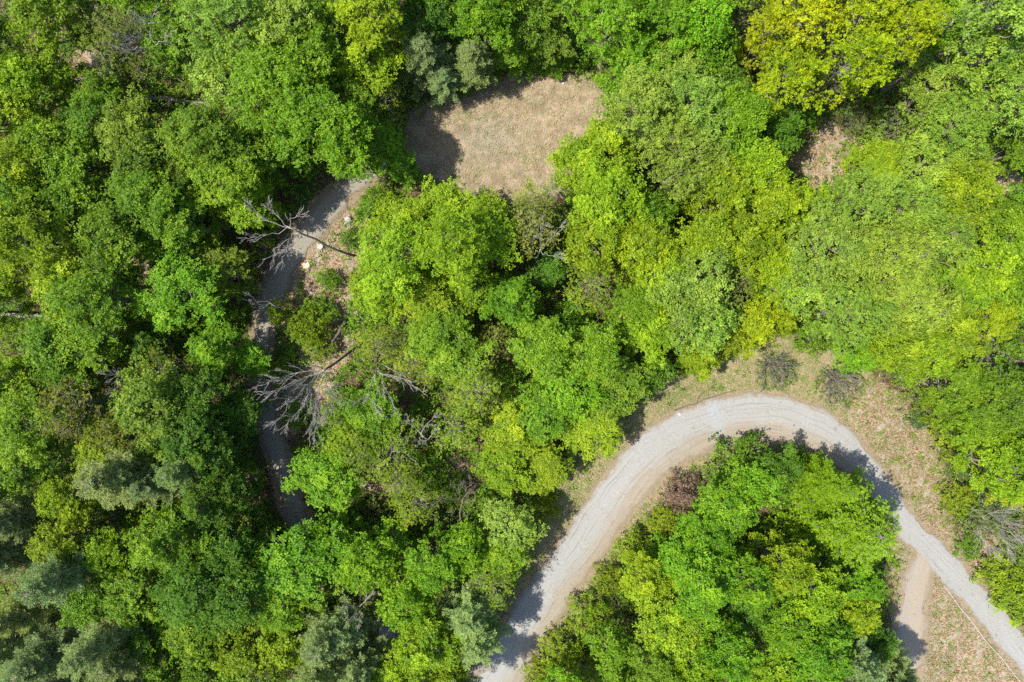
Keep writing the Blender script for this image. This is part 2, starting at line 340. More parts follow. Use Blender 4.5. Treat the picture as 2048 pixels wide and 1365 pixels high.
def broadleaf(name, seed, R, h, base, lobes, sprays, ros, n_leaf=5, L=.3, W=.2, dense=1.0, flat=.8, spread=.4, bark=BARK, openness=0.0):
    """crown + wood of a broadleaved tree standing at the origin; crown radius R, height h, crown from base*h"""
    g = np.random.default_rng(seed); wood = Wood()
    h0 = base * h; lob = []
    ph = g.uniform(0, 6.28, 3)
    for i in range(lobes):
        rho = math.sqrt((i + .5) / lobes) * .84; a = i * 2.39996 + g.normal(0, .25)
        rr = R * rho * (1 + .14 * math.sin(2 * a + ph[0]) + .10 * math.sin(3 * a + ph[1])) + g.normal(0, .06 * R)
        z = h0 + (h - h0) * (.12 + .78 * math.sqrt(max(0, 1 - rho ** 2)) + g.normal(0, .07))
        lob.append((rr * math.cos(a), rr * math.sin(a), z, R * (.30 - .06 * rho) * g.uniform(.75, 1.25)))
    for i in range(lobes // 3):
        a = i * 2 * np.pi / (lobes // 3) + g.normal(0, .3); rr = R * g.uniform(.5, .8)
        lob.append((rr * math.cos(a), rr * math.sin(a), h0 + (h - h0) * g.uniform(0, .18), R * .27 * g.uniform(.7, 1.2)))
    lob = [q for q in lob if g.random() > openness]
    tr = R * .045 + .06
    lean = g.normal(0, .03 * h, 2); tz = np.linspace(-.25, h * .82, 8); ft = tz / h
    trunk = np.stack([lean[0] * ft ** 2 + g.normal(0, .05, 8) * ft, lean[1] * ft ** 2 + g.normal(0, .05, 8) * ft, tz], 1)
    wood.tube(trunk, tr * np.array([1.35, 1.0, .9, .78, .65, .5, .36, .18]), 8)
    Cs, Ns, Ts = [], [], []
    for (x, y, z, rl) in lob:
        zt = max(h0 * .75, z - (.35 * math.hypot(x, y) + .12 * h) * g.uniform(.8, 1.2)); zt = min(zt, h * .78)
        st = np.array([np.interp(zt, tz, trunk[:, 0]), np.interp(zt, tz, trunk[:, 1]), zt])
        lc = np.array([x, y, z]); wood.curve(st, lc, tr * .38, .035, g, 6, .06, -.06, 5)
        lt = g.normal(0.45, .13)
        ns = max(3, int(sprays * (rl / (R * .3)) ** 2))
        d = unit(g.normal(0, 1, (ns, 3)) + np.array([0, 0, .45])); d[:, 2] = np.where(d[:, 2] < -.45, -d[:, 2], d[:, 2])
        sp = lc + d * rl * g.uniform(.35, 1.3, (ns, 1)) * np.array([1, 1, flat])
        for k in range(ns):
            if k % 2 == 0: wood.curve(lc - np.array([0, 0, rl * .3]), sp[k], .032, .014, g, 4, .08, .05, 3)
            m = max(3, int(ros * g.uniform(.6, 1.4)))
            o = g.normal(0, 1, (m, 3)) * spread * np.array([.62, .62, .3])
            Cs.append(sp[k] + o); Ns.append(d[k] * .55 + np.array([0, 0, .65]) + g.normal(0, .48, (m, 3)))
            Ts.append(np.clip(lt + g.normal(0, .12) + g.normal(0, .1, m) + .1 * o[:, 2] / spread, 0, 1))
    V, F, T = rosettes(np.concatenate(Cs), np.concatenate(Ns), np.concatenate(Ts), n_leaf, L, W, g)
    return wood.mesh(name + '_trunk', bark), mesh(name + '_crown', V, F, LEAF, {'tint': T})

def pine(name, seed, R, h, base=.3, mat=NEEDLE, feather=False):
    g = np.random.default_rng(seed); wood = Wood()
    tz = np.linspace(-.25, h, 9); tp = np.stack([g.normal(0, .05, 9), g.normal(0, .05, 9), tz], 1); tp[:2, :2] = 0
    wood.tube(tp, np.array([.3, .26, .23, .2, .17, .13, .1, .06, .015]) * (R / 3.2) * (.8 if feather else 1), 8)
    Cs, Ds, Ts = [], [], []
    z = base * h
    while z < h * .985:
        f = (z / h - base) / (1 - base)
        Lb = R * ((1 - f) ** .62 * .95 + .10) * g.uniform(.85, 1.1)
        nb = g.integers(4, 7) if not feather else g.integers(6, 9); a0 = g.uniform(0, 6.28)
        for b in range(nb):
            a = a0 + b * 2 * np.pi / nb + g.normal(0, .22); ll = Lb * g.uniform(.6, 1.18)
            rise = (.12 + .5 * f) if not feather else (.12 - .1 * (1 - f))
            s0 = np.array([0, 0, z]); e = np.array([math.cos(a) * ll, math.sin(a) * ll, z + ll * rise * g.uniform(.5, 1.3)])
            pts = wood.curve(s0, e, (.03 if feather else .05) * (R / 3.2), .012, g, 6, .035, -.05, 4)
            ax = unit(e - s0); side = unit(np.cross(ax, [0, 0, 1.]))
            nt = max(4, int(ll * (7 if not feather else 7)))
            for k in range(nt):
                t = (.06 if feather else .22) + (.94 if feather else .78) * (k + g.random()) / nt; c = s0 + (e - s0) * t
                sl = ll * (.34 if not feather else .3) * (1 - t * .72) * g.uniform(.6, 1.25) * (1 if k % 2 else -1)
                dd = unit(side * np.sign(sl) * (.9 if not feather else .7) + ax * .75 + np.array([0, 0, .12]))
                m = max(2, int(abs(sl) * (5.5 if not feather else 6)) + 1)
                tt = (np.arange(m) + g.random(m)) / m
                q = c + dd * abs(sl) * tt[:, None] + g.normal(0, .05, (m, 3))
                if feather: q[:, 2] -= .12 * tt ** 2
                Cs.append(q); Ds.append(unit(dd + g.normal(0, .18, (m, 3)) + np.array([0, 0, .22 if not feather else -.05]))); Ts.append(np.clip(.32 + .35 * tt + g.normal(0, .1, m) + .15 * t, 0, 1))
        z += (.42 if not feather else .40) * g.uniform(.75, 1.3) * (.7 + .5 * (1 - f))
    C = np.concatenate(Cs); D = np.concatenate(Ds); T = np.concatenate(Ts); N = len(C)
    nn = 9 if not feather else 5
    Ln, Wn = (.25, .045) if not feather else (.24, .07)
    ref = g.normal(0, 1, (N, nn, 3)); 
    Q = unit(D[:, None] * (1.0 if not feather else .9) + ref * (.62 if not feather else .5) * (np.array([1, 1, .85]) if not feather else np.array([1, 1, .35])))
    S = unit(np.cross(Q, g.normal(0, 1, (N, nn, 3)) * np.array([1, 1, .4]) + np.array([0, 0, 1.2])))
    c = C[:, None] + g.normal(0, .03, (N, nn, 3)); ln = Ln * g.uniform(.7, 1.2, (N, nn, 1))
    V = np.stack([c - S * Wn * .3, c + Q * ln * .6 - S * Wn * .5, c + Q * ln, c + Q * ln * .6 + S * Wn * .5], 2).reshape(-1, 3)
    tv = np.clip(np.repeat(T, nn) + g.normal(0, .08, N * nn), 0, 1)
    return wood.mesh(name + '_trunk', BARK), mesh(name + '_crown', V, np.arange(len(V)).reshape(-1, 4), mat, {'tint': np.repeat(tv, 4)})

LIB = {}
def lib(kind, R, h, pair): LIB.setdefault(kind, []).append((R, h, pair))
for i in range(7): lib('broad', 4.3, 18, broadleaf('broadleaf', 10 + i, 4.3, 18, .42, 34, 12, 12, 4, .2, .155, spread=.46))
for i in range(5): lib('broad', 3.0, 14, broadleaf('broadleaf', 30 + i, 3.0, 14, .42, 24, 10, 11, 4, .2, .155, spread=.42))
for i in range(3): lib('broad', 2.0, 9.5, broadleaf('broadleaf', 40 + i, 2.0, 9.5, .35, 16, 7, 10, 4, .2, .15, spread=.36))
for i in range(4): lib('fine', 4.3, 19, broadleaf('fine_leaved', 50 + i, 4.3, 19, .45, 34, 10, 10, 4, .21, .155, spread=.44))
for i in range(3): lib('fine', 3.0, 15, broadleaf('fine_leaved', 60 + i, 3.0, 15, .45, 23, 8, 9, 4, .21, .155, spread=.42))
for i in range(3): lib('chunky', 4.0, 18, broadleaf('clumpy', 70 + i, 4.0, 18, .45, 34, 12, 7, 5, .19, .16, spread=.4, flat=.6))
for i in range(4): lib('sparse', 3.8, 16, broadleaf('sparse', 80 + i, 3.8, 16, .4, 24, 9, 5, 4, .18, .14, spread=.55, openness=.12))
for i in range(3): lib('pine', 3.6, 19, pine('pine', 90 + i, 3.6, 19, .32))
for i in range(2): lib('feather', 4.6, 12, pine('feathery', 95 + i, 4.6, 12, .12, LEAF, True))

def shrub_pair(name, seed, R, h, n, ros, L, W, spread=.35):
    g = np.random.default_rng(seed); wood = Wood(); Cs, Ns, Ts = [], [], []
    for i in range(n):
        rho = math.sqrt((i + .5) / n) * g.uniform(.85, 1.1); a = i * 2.39996 + g.normal(0, .3)
        p = np.array([R * rho * math.cos(a), R * rho * math.sin(a), h * (.35 + .6 * math.sqrt(max(0, 1 - rho ** 2))) * g.uniform(.7, 1.1)])
        wood.curve(np.array([p[0] * .12, p[1] * .12, -.1]), p, .03, .01, g, 5, .07, .1, 4)
        m = int(ros * g.uniform(.6, 1.4)); o = g.normal(0, 1, (m, 3)) * spread * np.array([.7, .7, .45])
        q = p + o; q[:, 2] = np.maximum(q[:, 2], .08)
        Cs.append(q); Ns.append(unit(p * np.array([1, 1, .5]) / R + np.array([0, 0, .8])) + g.normal(0, .4, (m, 3))); Ts.append(np.clip(g.normal(.45, .14) + g.normal(0, .1, m), 0, 1))
    V, F, T = rosettes(np.concatenate(Cs), np.concatenate(Ns), np.concatenate(Ts), 5, L, W, g)
    return wood.mesh(name + '_stems', BARK), mesh(name + '_foliage', V, F, LEAF, {'tint': T})
for i in range(4): lib('shrub', 2.0, 2.6, shrub_pair('shrub', 110 + i, 2.0, 2.6, 42, 11, .2, .13))
for i in range(2): lib('thinshrub', 2.0, 3.0, shrub_pair('thin_shrub', 120 + i, 2.0, 3.0, 46, 6, .15, .09, .42))

COL = {  # leaf colours (albedo)
 'g': (.128, .235, .010), 'b': (.122, .250, .007), 'y': (.178, .275, .007), 'Y': (.262, .330, .004), 'l': (.208, .285, .006), 's': (.170, .265, .026),
 'd': (.078, .165, .010), 'm': (.125, .200, .014), 'o': (.165, .195, .025), 'v': (.190, .265, .012), 'p': (.150, .215, .060), 'P': (.185, .235, .055),
 'f': (.170, .280, .008), 'h': (.115, .215, .012), 'H': (.170, .240, .010), 'q': (.13, .185, .035), 'B': (.20, .13, .095), 'D': (.06, .12, .045)}
KIND = {  # code -> (name, library kinds, default top height range, words, category)
 'g': ('broadleaf_tree', 'broad', 'mid-green broadleaf', 'tree'), 'b': ('broadleaf_tree', 'broad', 'vivid green broadleaf', 'tree'),
 'y': ('broadleaf_tree', 'broad', 'yellow-green broadleaf', 'tree'), 'Y': ('broadleaf_tree', 'chunky', 'golden-yellow leafed', 'tree'),
 'l': ('broadleaf_tree', 'broad', 'lime-yellow broadleaf', 'tree'),
 's': ('broadleaf_tree', 'fine', 'pale sage-green', 'tree'), 'd': ('broadleaf_tree', 'broad', 'deep green shaded', 'tree'),
 'm': ('broadleaf_tree', 'broad', 'dull moss-green', 'tree'), 'o': ('budding_tree', 'sparse', 'olive half-bare budding', 'tree'),
 'v': ('budding_tree', 'sparse', 'sparse yellow-dotted', 'tree'), 'p': ('pine_tree', 'pine', 'blue-grey pine', 'tree'), 'P': ('pine_tree', 'pine', 'yellow-grey pine', 'tree'),
 'f': ('feathery_conifer', 'feather', 'wide feathery light green conifer', 'tree'),
 'h': ('green_shrub', 'shrub', 'low green', 'shrub'), 'H': ('yellow_green_shrub', 'shrub', 'low yellow-green', 'shrub'),
 'q': ('thin_shrub', 'thinshrub', 'thin grey-green', 'shrub'), 'B': ('brown_shrub', 'shrub', 'brown dry-leafed', 'shrub'), 'D': ('dark_shrub', 'shrub', 'dark bluish', 'shrub')}

# crown centre u, v and radius r in photograph pixels, kind[, height]
TREES = '''
100 30 72 y;10 95 62 m;200 75 48 m;270 85 72 o;345 95 58 g;465 55 100 s;585 55 85 s;655 25 70 g;625 120 78 g;555 190 95 g;460 165 82 s;
425 275 80 g;640 235 90 g;700 290 75 b;55 165 66 y;125 145 48 y 13;30 245 70 y;215 188 42 g 11;200 250 60 g;280 275 72 m;95 295 70 y;45 345 72 y;165 335 66 g;
300 345 66 m;455 355 86 y 14;60 425 82 g;150 430 74 g;300 410 82 g;390 375 56 m;355 445 62 g;490 398 64 y 10;570 285 72 g 12;505 305 70 g 13;
755 35 82 y;735 130 70 y 13;698 205 70 g 12;766 285 58 b 9.5;805 335 38 b 9;855 30 64 d;965 35 66 b;850 105 58 p 13;885 160 38 p 9;945 115 52 p 12;918 172 26 h;985 142 24 h;1062 132 26 h;1112 138 24 h;775 205 42 v 10;
1050 38 70 m 11;1030 105 44 g 6;1095 75 54 m 8;1125 122 30 q;1150 100 42 h 3;1230 40 84 b;1330 45 84 b;1262 140 74 b;1345 140 66 s;1290 245 96 s 18;1365 330 94 s 18;
1168 330 72 y 14;1205 305 72 y;1215 400 84 y;1072 402 46 v 10;1045 440 50 o;900 428 72 y 12;825 450 70 y 13;752 420 44 h;978 448 58 y 12;1290 440 66 g;
1395 55 74 b;1405 115 64 g;1480 35 58 o;1445 175 52 d 12;1600 40 80 Y 20;1705 50 84 Y 21;1565 160 74 Y 17;1690 130 70 Y 22;1795 78 62 Y 24;1525 80 52 Y 17;
1385 220 84 s;1465 245 74 b;1545 275 50 d 11;1505 345 76 y;1430 325 72 g;1535 318 46 g 9;1440 400 78 y;1530 415 66 y;
1880 65 64 g;1962 50 84 s 26;1935 135 80 s 21;2015 120 76 s;1862 195 62 s;1782 262 54 q 4;1892 262 84 s;1992 205 84 s;2035 300 52 g;1700 245 36 q 3;
1752 345 66 y 10;1832 345 74 s;1932 330 46 v 13;1705 415 84 s;1805 425 84 s;1905 405 78 y;2005 440 62 g;1620 440 66 y;1590 245 40 h 4;
70 490 92 y;150 560 76 y;245 480 80 g;312 470 54 b;205 600 84 g;120 690 74 g;370 595 94 b 14.5;430 695 56 b 11;450 545 58 m 10;500 720 40 b 7;
40 695 54 v;30 765 62 y;185 675 72 g;145 745 60 d;330 735 50 v 13;150 805 76 o;300 805 82 m;405 790 66 d;258 850 56 o;60 850 84 g;220 890 60 y;395 870 72 d;340 885 60 m;
480 820 44 d 10;30 560 56 y;300 690 50 d 11;90 770 50 m;
800 520 88 y;900 500 88 y;965 485 70 y;850 590 80 y 13;765 575 62 y;935 565 60 y 12;1020 605 58 b 12;870 655 76 g 12;795 690 54 o 9;905 705 70 g 10;835 725 60 v 10;
1075 470 66 o;1205 475 74 y;1190 570 72 v 12;1290 490 70 y;1265 620 58 g;1325 560 74 y;1355 600 84 s;1290 665 62 y;1100 540 40 d 8;
1100 700 74 g;1190 705 66 g;1235 770 70 g 11;1135 780 76 b 13;1180 845 72 y 9;1080 830 62 g 12;990 690 50 o 8;1045 660 40 h 4;960 785 66 v 11;900 858 58 v 9;1025 865 68 y 10;745 830 64 b 9;785 905 80 v 11;
1400 500 74 y;1470 490 64 y;1552 560 62 l 14;1392 580 78 s;1405 645 74 s;1455 565 52 o;1500 650 56 l 12;1465 685 42 l 10;1400 715 46 l 9;1520 480 60 y;1550 640 38 l 10;
1640 500 92 s;1750 520 92 s;1852 490 84 s;1700 620 84 s;1800 620 84 s;1622 662 50 h;1785 685 70 y;1722 705 50 b 11;1882 650 72 y;1962 640 54 l 14;1952 540 74 y;2032 560 74 g;
2002 480 72 g;1915 580 66 g;2032 672 54 m;1852 705 62 y;1600 580 70 s;
1905 765 62 g;1992 795 78 g;1962 838 62 g;1852 790 52 q;2012 885 54 g;1932 880 58 H;1838 838 24 D;1880 830 44 H 4;
60 930 64 g;240 955 82 P 19;310 950 60 p;375 935 60 p;130 1000 56 y;430 915 56 d;468 975 56 d;420 1015 60 d;650 958 72 b 11;
30 1040 62 p;130 1075 62 y;235 1100 62 y;350 1085 72 g;460 1085 62 d;515 1085 46 d;110 1150 80 p 20;30 1225 64 P;195 1200 58 g;285 1180 72 g;400 1165 82 d;490 1170 70 d;
360 1262 40 H;80 1320 76 p;185 1300 76 p 20;255 1315 60 p;300 1270 50 g;405 1255 60 g;482 1310 58 y;600 1130 80 b 14;665 1095 70 b 13;580 1205 58 g;655 1265 74 p;640 1335 64 p;
520 1345 58 v;565 1290 52 y;420 1345 56 g;340 1330 50 g;
790 970 44 v 12;725 905 52 v 12;832 1005 52 v 12;900 975 40 h;1085 940 58 y 8;1010 940 60 y 10;975 1010 44 h;1020 1055 70 s 10;780 1090 48 b 12;862 1130 58 b;925 1095 52 b 12;1005 1110 56 g 10;
990 1170 52 v 11;805 1195 62 b;725 1130 60 b;940 1225 74 p 14;950 1290 68 p 13;862 1270 64 y;800 1335 62 y;705 1260 60 p;720 1335 64 p;885 1335 50 y;740 1200 44 o;640 1190 50 m;
1265 1095 40 H;1215 1160 34 H;1290 1165 54 y 11;1345 1250 72 y 13;1180 1230 46 H;1120 1300 48 H;1225 1310 58 g 11;1230 1215 30 q;1160 1340 50 H;1080 1345 36 H;1300 1330 60 g 13;
1480 925 60 h;1502 975 50 b 11;1450 1015 62 b 12;1420 1075 58 b;1545 945 56 d 9;1590 925 36 h;1360 985 40 B;1325 1040 34 H;1718 1062 132 f 15;1668 970 56 f 15;
1562 1130 62 y;1622 1175 66 y;1705 1175 60 b 11;1400 1165 76 b;1482 1150 62 b;1360 1120 52 b 11;1405 1250 52 H 6;1560 1240 62 b;1700 1225 52 y;1640 1240 58 b;1455 1300 64 b;1560 1325 60 y;1625 1305 72 b;
1750 1285 44 d 9;1795 1340 50 p 10;1720 1335 66 p;1400 1340 62 y;1500 1225 46 d 10;
2002 930 64 y;1912 995 34 H;2032 975 46 l 11;2000 1150 46 H;2025 1205 46 H;1955 1045 38 q;2030 1100 46 q;1985 1010 44 q;1935 1095 26 h;2035 1060 46 q;
735 620 40 h;660 560 26 h;640 625 38 h;620 650 44 H 4;700 480 24 h;600 660 30 h;560 625 26 H 5;760 690 56 v 12;640 690 36 H;555 745 30 H;720 560 26 H;590 830 30 h;690 810 44 h;690 890 46 y 10;
850 950 46 h;880 1040 44 q;760 1040 50 q;940 1050 34 q;1010 760 40 h;1060 640 40 h;1140 640 44 h;700 1030 44 h;1300 745 44 d 9;1090 1015 30 H;
-30 200 70 g;-30 400 75 g;-30 620 70 g;-35 850 70 g;-30 980 70 g;-30 1120 70 p;-35 1320 70 p;120 -30 70 g;280 -30 70 g;420 -35 80 g;560 -35 80 g;700 -40 80 y;850 -35 70 d;1000 -35 75 g;1150 -35 75 g;1300 -40 80 b;1450 -35 75 g;
1600 -45 80 Y;1760 -40 80 s;1900 -35 75 s;2040 -30 80 s;2085 120 80 s;2085 260 75 s;2085 400 75 g;2085 560 75 g;2080 720 60 g;2085 850 75 g;2085 960 60 y;2085 1130 50 H;60 1395 70 p;200 1400 70 p;340 1400 70 g;480 1400 70 g;620 1400 70 p;
770 1400 70 y;900 1400 60 p;1120 1400 60 b;1260 1400 70 g;1400 1405 70 y;1540 1400 70 b;1680 1400 70 p;1790 1400 60 p;2085 1250 40 H
'''
def region(u, v):
    rows = [
     (240, [(330, 'in the top left corner'), (620, 'along the top edge before the clearing'), (830, 'just left of the tan clearing'), (1200, 'behind the tan clearing'),
            (1480, 'at the clearing\'s upper right'), (1845, 'in the golden clump top right'), (3000, 'in the top right corner')]),
     (465, [(230, 'by the upper left edge'), (420, 'below the grey fallen log'), (680, 'above the lane\'s upper bend'), (1015, 'below the tan clearing'), (1250, 'at the clearing\'s right edge'),
            (1560, 'between clearing and brown gap'), (1870, 'below the upper right trunks'), (3000, 'by the upper right edge')]),
     (680, [(250, 'at mid-left edge'), (520, 'left of the grey lane'), (765, 'in the opening beside the lane'), (990, 'in the middle grove'), (1230, 'around the dark centre gap'), (1600, 'above the bend\'s grass verge'),
            (1840, 'in the pale grove above the bend'), (3000, 'by the mid-right edge')]),
     (900, [(250, 'on the left below the dark logs'), (515, 'left of the shaded lane'), (860, 'among the bare trees'), (1060, 'right of the bare trees'), (1330, 'left of the road bend'), (1760, 'on the upper rim of the bend'), (3000, 'right of the road bend')]),
     (1110, [(270, 'above the lower left pines'), (545, 'left of the lower lane'), (720, 'where the lane vanishes'), (950, 'in open wood left of the road'), (1170, 'on the road\'s left verge'), (1610, 'inside the top of the bend'), (1790, 'beside the road shadow'), (3000, 'right of the narrow road')]),
     (5000, [(330, 'in the lower left corner'), (560, 'along the bottom left'), (760, 'near the bottom pines'), (1030, 'left of the road\'s bottom end'), (1260, 'right of the road\'s bottom end'), (1530, 'in the grove inside the bend'), (1850, 'beside the sandy track'), (3000, 'in the lower right corner')])]
    for vmax, cells in rows:
        if v < vmax:
            for umax, w in cells:
                if u < umax: return w
ORD = ['first', 'second', 'third', 'fourth', 'fifth', 'sixth', 'seventh', 'eighth', 'ninth', 'tenth', 'eleventh', 'twelfth']
entries = []
for i, e in enumerate(x for x in TREES.replace('\n', '').split(';') if x.strip()):
    f = e.split(); entries.append(dict(u=float(f[0]), v=float(f[1]), r=float(f[2]), k=f[3], h=float(f[4]) if len(f) > 4 else None, i=i))
groups = {}
for e in entries: groups.setdefault((KIND[e['k']][2], KIND[e['k']][3], region(e['u'], e['v'])), []).append(e)
for (words, cat, where), es in groups.items():
    if len(es) == 1: es[0]['label'] = f'the only {words} {cat} {where}'; continue
    du = max(e['u'] for e in es) - min(e['u'] for e in es); dv = max(e['v'] for e in es) - min(e['v'] for e in es)
    ax, w = ('u', 'from left') if du >= dv else ('v', 'from top')
    es.sort(key=lambda e: e[ax])
    for n, e in enumerate(es): e['label'] = f'{ORD[n]} {w} of {len(es)} {words} {cat}s {where}'

def place(e):
    k = e['k']; name, kinds, words, cat = KIND[k]; g = random.Random(1000 + e['i'])
    lk = LIB[kinds]
    shrub = cat == 'shrub'
    # height first, then the radius in metres that the crown has at that height
    h = e['h']
    if h is None:
        if shrub: h = e['r'] * 0.075 + g.uniform(-.3, .3)
        elif kinds == 'pine': h = 14 + (e['r'] - 45) * .12 + g.uniform(-1, 1.5)
        else: h = 10.5 + (e['r'] - 40) * .16 + g.uniform(-1, 1.5)
    if not shrub: h = max(6.0, h * .84)
    zc = h * (.45 if shrub else .72)
    R = e['r'] * KK * (H - zc) * (.93 if not shrub else .95)
    best = min(abs(math.log(R / q[0])) for q in lk); cand = [q for q in lk if abs(math.log(R / q[0])) < best + .05]
    R0, h0, (wood, crown) = g.choice(cand)
    x, y, _ = P(e['u'], e['v'], zc)
    root = bpy.data.objects.new(name, None); col.objects.link(root); root.empty_display_size = .5
    root.location = (x, y, float(ground_z(x, y))); root.rotation_euler = (g.gauss(0, .025), g.gauss(0, .025), g.uniform(0, 6.283))
    s = R / R0; root.scale = (s * g.uniform(.93, 1.07), s * g.uniform(.93, 1.07), h / h0)
    root['label'] = e['label']; root['category'] = cat
    root['group'] = {'shrub': 'shrubs of the clearings and verges'}.get(cat, 'pines of the wood' if kinds == 'pine' else 'trees of the wood')
    obj('trunk' if not shrub else 'stems', wood, root)
    c = obj('crown' if not shrub else 'foliage', crown, root)
    b = COL[k]; j = g.uniform(.85, 1.14); w = max(-.05, min(.06, g.gauss(0, .04)))
    if e['u'] < 520 and not shrub: j *= .90                 # shaded-side darkness of the left stand put into its leaf colour
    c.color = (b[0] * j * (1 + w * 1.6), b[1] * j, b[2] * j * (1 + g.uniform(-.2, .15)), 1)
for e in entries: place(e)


# ---------------------------------------------------------------- bare trees, logs, stumps, brush
def V3(u, v, z): return np.array(P(u, v, z))

def limb_mesh(name, path, r0, r1, g, mat, twigs=6, tl=1.6, fan=.6, depth=2):
    """one limb along a path of world points with side branches and twigs"""
    w = Wood(); path = np.asarray(path, float)
    t = np.linspace(0, 1, len(path)); tt = np.linspace(0, 1, 9)
    p = np.stack([np.interp(tt, t, path[:, c]) for c in range(3)], 1); Ltot = np.linalg.norm(p[-1] - p[0])
    p[1:-1] += g.normal(0, .032 * Ltot, (7, 3)); rad = r0 + (r1 - r0) * tt ** .8
    w.tube(p, rad, 6)
    def side(p, rad, n, L, dep):
        for k in range(n):
            f = g.uniform(.25, .98); i = f * (len(p) - 1); a = int(i); c = p[a] + (p[min(a + 1, len(p) - 1)] - p[a]) * (i - a)
            d = unit(p[min(a + 1, len(p) - 1)] - p[max(a - 1, 0)])
            q = unit(d + unit(g.normal(0, 1, 3)) * fan + np.array([0, 0, .1])); l = L * g.uniform(.5, 1.2) * (1.15 - .5 * f)
            m = 6; s = np.linspace(0, 1, m)[:, None]
            pts = c + q * l * s + g.normal(0, .05 * l, (m, 3)) * s + d * l * .25 * s ** 2
            rr = max(.016, np.interp(i, range(len(p)), rad) * .6); w.tube(pts, rr + (.010 - rr) * s[:, 0], 4)
            if dep > 0: side(pts, rr + (.010 - rr) * s[:, 0], 4, l * .5, dep - 1)
    side(p, rad, twigs, tl, depth - 1)
    return w.mesh(name, mat)

def local(pts, o): return [np.asarray(q) - o for q in pts]
def bare_tree(name, label, trunk, limbs, seed, r=.17, mat=DEADWOOD, cat='tree', twigs=7, tl=1.8, group=None, tmat=None):
    """trunk: [(u,v,z)...] from the base up; limbs: list of [(u,v,z)...] that start on the trunk"""
    g = np.random.default_rng(seed); o = V3(*trunk[0]); gz = float(ground_z(o[0], o[1])); o[2] = gz - .05
    root = obj(name, None, None, label=label, category=cat)
    if group: root['group'] = group
    root.location = o
    w = Wood(); tp = np.array(local([V3(*q) for q in trunk], o)); tp[0, 2] = -.1
    t = np.linspace(0, 1, len(tp)); tt = np.linspace(0, 1, 10); p = np.stack([np.interp(tt, t, tp[:, c]) for c in range(3)], 1)
    p[1:-1] += g.normal(0, .05, (8, 3)); w.tube(p, r * (1.15 - .55 * tt), 8); obj('trunk', w.mesh('trunk', tmat or mat), root)
    for L in limbs:
        pts = local([V3(*q) for q in L], o)
        obj('limb', limb_mesh('limb', pts, r * .36, .014, g, mat, int(twigs * 1.5), tl), root)
    return root

bare_tree('dead_tree', 'pale leafless leaning tree reaching across the grey lane from the litter opening', [(742, 508, 0), (715, 515, 3), (670, 500, 6), (610, 470, 9), (580, 455, 10.5)],
  [[(580, 455, 10.5), (545, 425, 12), (535, 405, 13)], [(580, 455, 10.5), (520, 430, 12), (492, 412, 14)], [(590, 460, 10), (530, 470, 11), (490, 475, 12)],
   [(600, 466, 9.5), (560, 490, 10.5), (525, 520, 11.5)], [(610, 470, 9), (575, 500, 9.5), (555, 530, 10)], [(580, 455, 10.5), (580, 440, 11.5), (600, 430, 12)]], 201, .13, tmat=DARKLOG, tl=1.3)
bare_tree('dead_tree', 'large pale bare tree with limbs fanning down over the shaded lane', [(715, 690, 0), (690, 712, 3), (660, 733, 6.5), (648, 742, 8)],
  [[(648, 742, 8), (600, 790, 11), (545, 850, 14)], [(648, 742, 8), (610, 800, 11), (572, 855, 14)], [(650, 740, 7.5), (632, 810, 11), (615, 880, 14)],
   [(655, 738, 7), (645, 800, 10), (635, 860, 13)], [(648, 742, 8), (590, 765, 10), (540, 785, 12)], [(650, 740, 7.5), (580, 750, 9.5), (535, 770, 11)], [(660, 733, 6.5), (665, 800, 9), (650, 850, 11)]], 202, .14, tl=1.7, twigs=12, tmat=DARKLOG)
bare_tree('dead_tree', 'brown-grey bare tree with a dark stem beside the fanning bare tree', [(775, 668, 0), (760, 700, 4), (752, 735, 7), (750, 750, 8)],
  [[(752, 735, 7), (790, 755, 9), (850, 790, 12)], [(750, 750, 8), (752, 800, 10), (760, 835, 12)], [(750, 750, 8), (735, 790, 10), (690, 810, 12)], [(755, 725, 6), (800, 745, 8), (835, 775, 10)], [(752, 740, 7.5), (775, 790, 10), (800, 830, 12)]], 203, .11, tmat=DARKLOG, tl=1.3)
bare_tree('dead_tree', 'small bare tree leaning over the lane above the isolated green crown', [(600, 632, 0), (570, 620, 3), (545, 610, 5)],
  [[(545, 610, 5), (515, 600, 6.5), (487, 585, 8)], [(545, 610, 5), (520, 610, 6), (500, 605, 7)], [(540, 608, 5), (515, 622, 6)]], 204, .1, twigs=5, tl=.9)
bare_tree('dead_tree', 'bare pale-limbed tree poking out between yellow-green crowns below the clearing', [(1066, 540, 0), (1072, 520, 6), (1080, 500, 10)],
  [[(1080, 500, 10), (1105, 510, 12), (1135, 520, 14)], [(1080, 500, 10), (1075, 470, 13), (1085, 440, 16)], [(1080, 500, 10), (1110, 470, 13), (1125, 450, 15)]], 205, .08, twigs=5, tl=1.3)
bare_tree('dead_tree', 'white-branched snag top showing right of the clearing\'s lower end', [(1085, 415, 0), (1098, 385, 11)],
  [[(1098, 385, 11), (1085, 370, 13)], [(1098, 385, 11), (1120, 378, 13.5)], [(1098, 385, 11), (1110, 365, 13.5)]], 206, .1, twigs=5, tl=1)
bare_tree('bare_tree', 'crooked bare branches rising between sparse yellow crowns left of the road', [(870, 845, 0), (850, 860, 5), (842, 868, 8)],
  [[(842, 868, 8), (855, 850, 10), (870, 830, 11)], [(842, 868, 8), (838, 890, 10)], [(842, 868, 8), (820, 850, 10), (815, 830, 11)], [(842, 868, 8), (860, 880, 10), (880, 850, 12)]], 207, .12, twigs=5, tl=1.3)
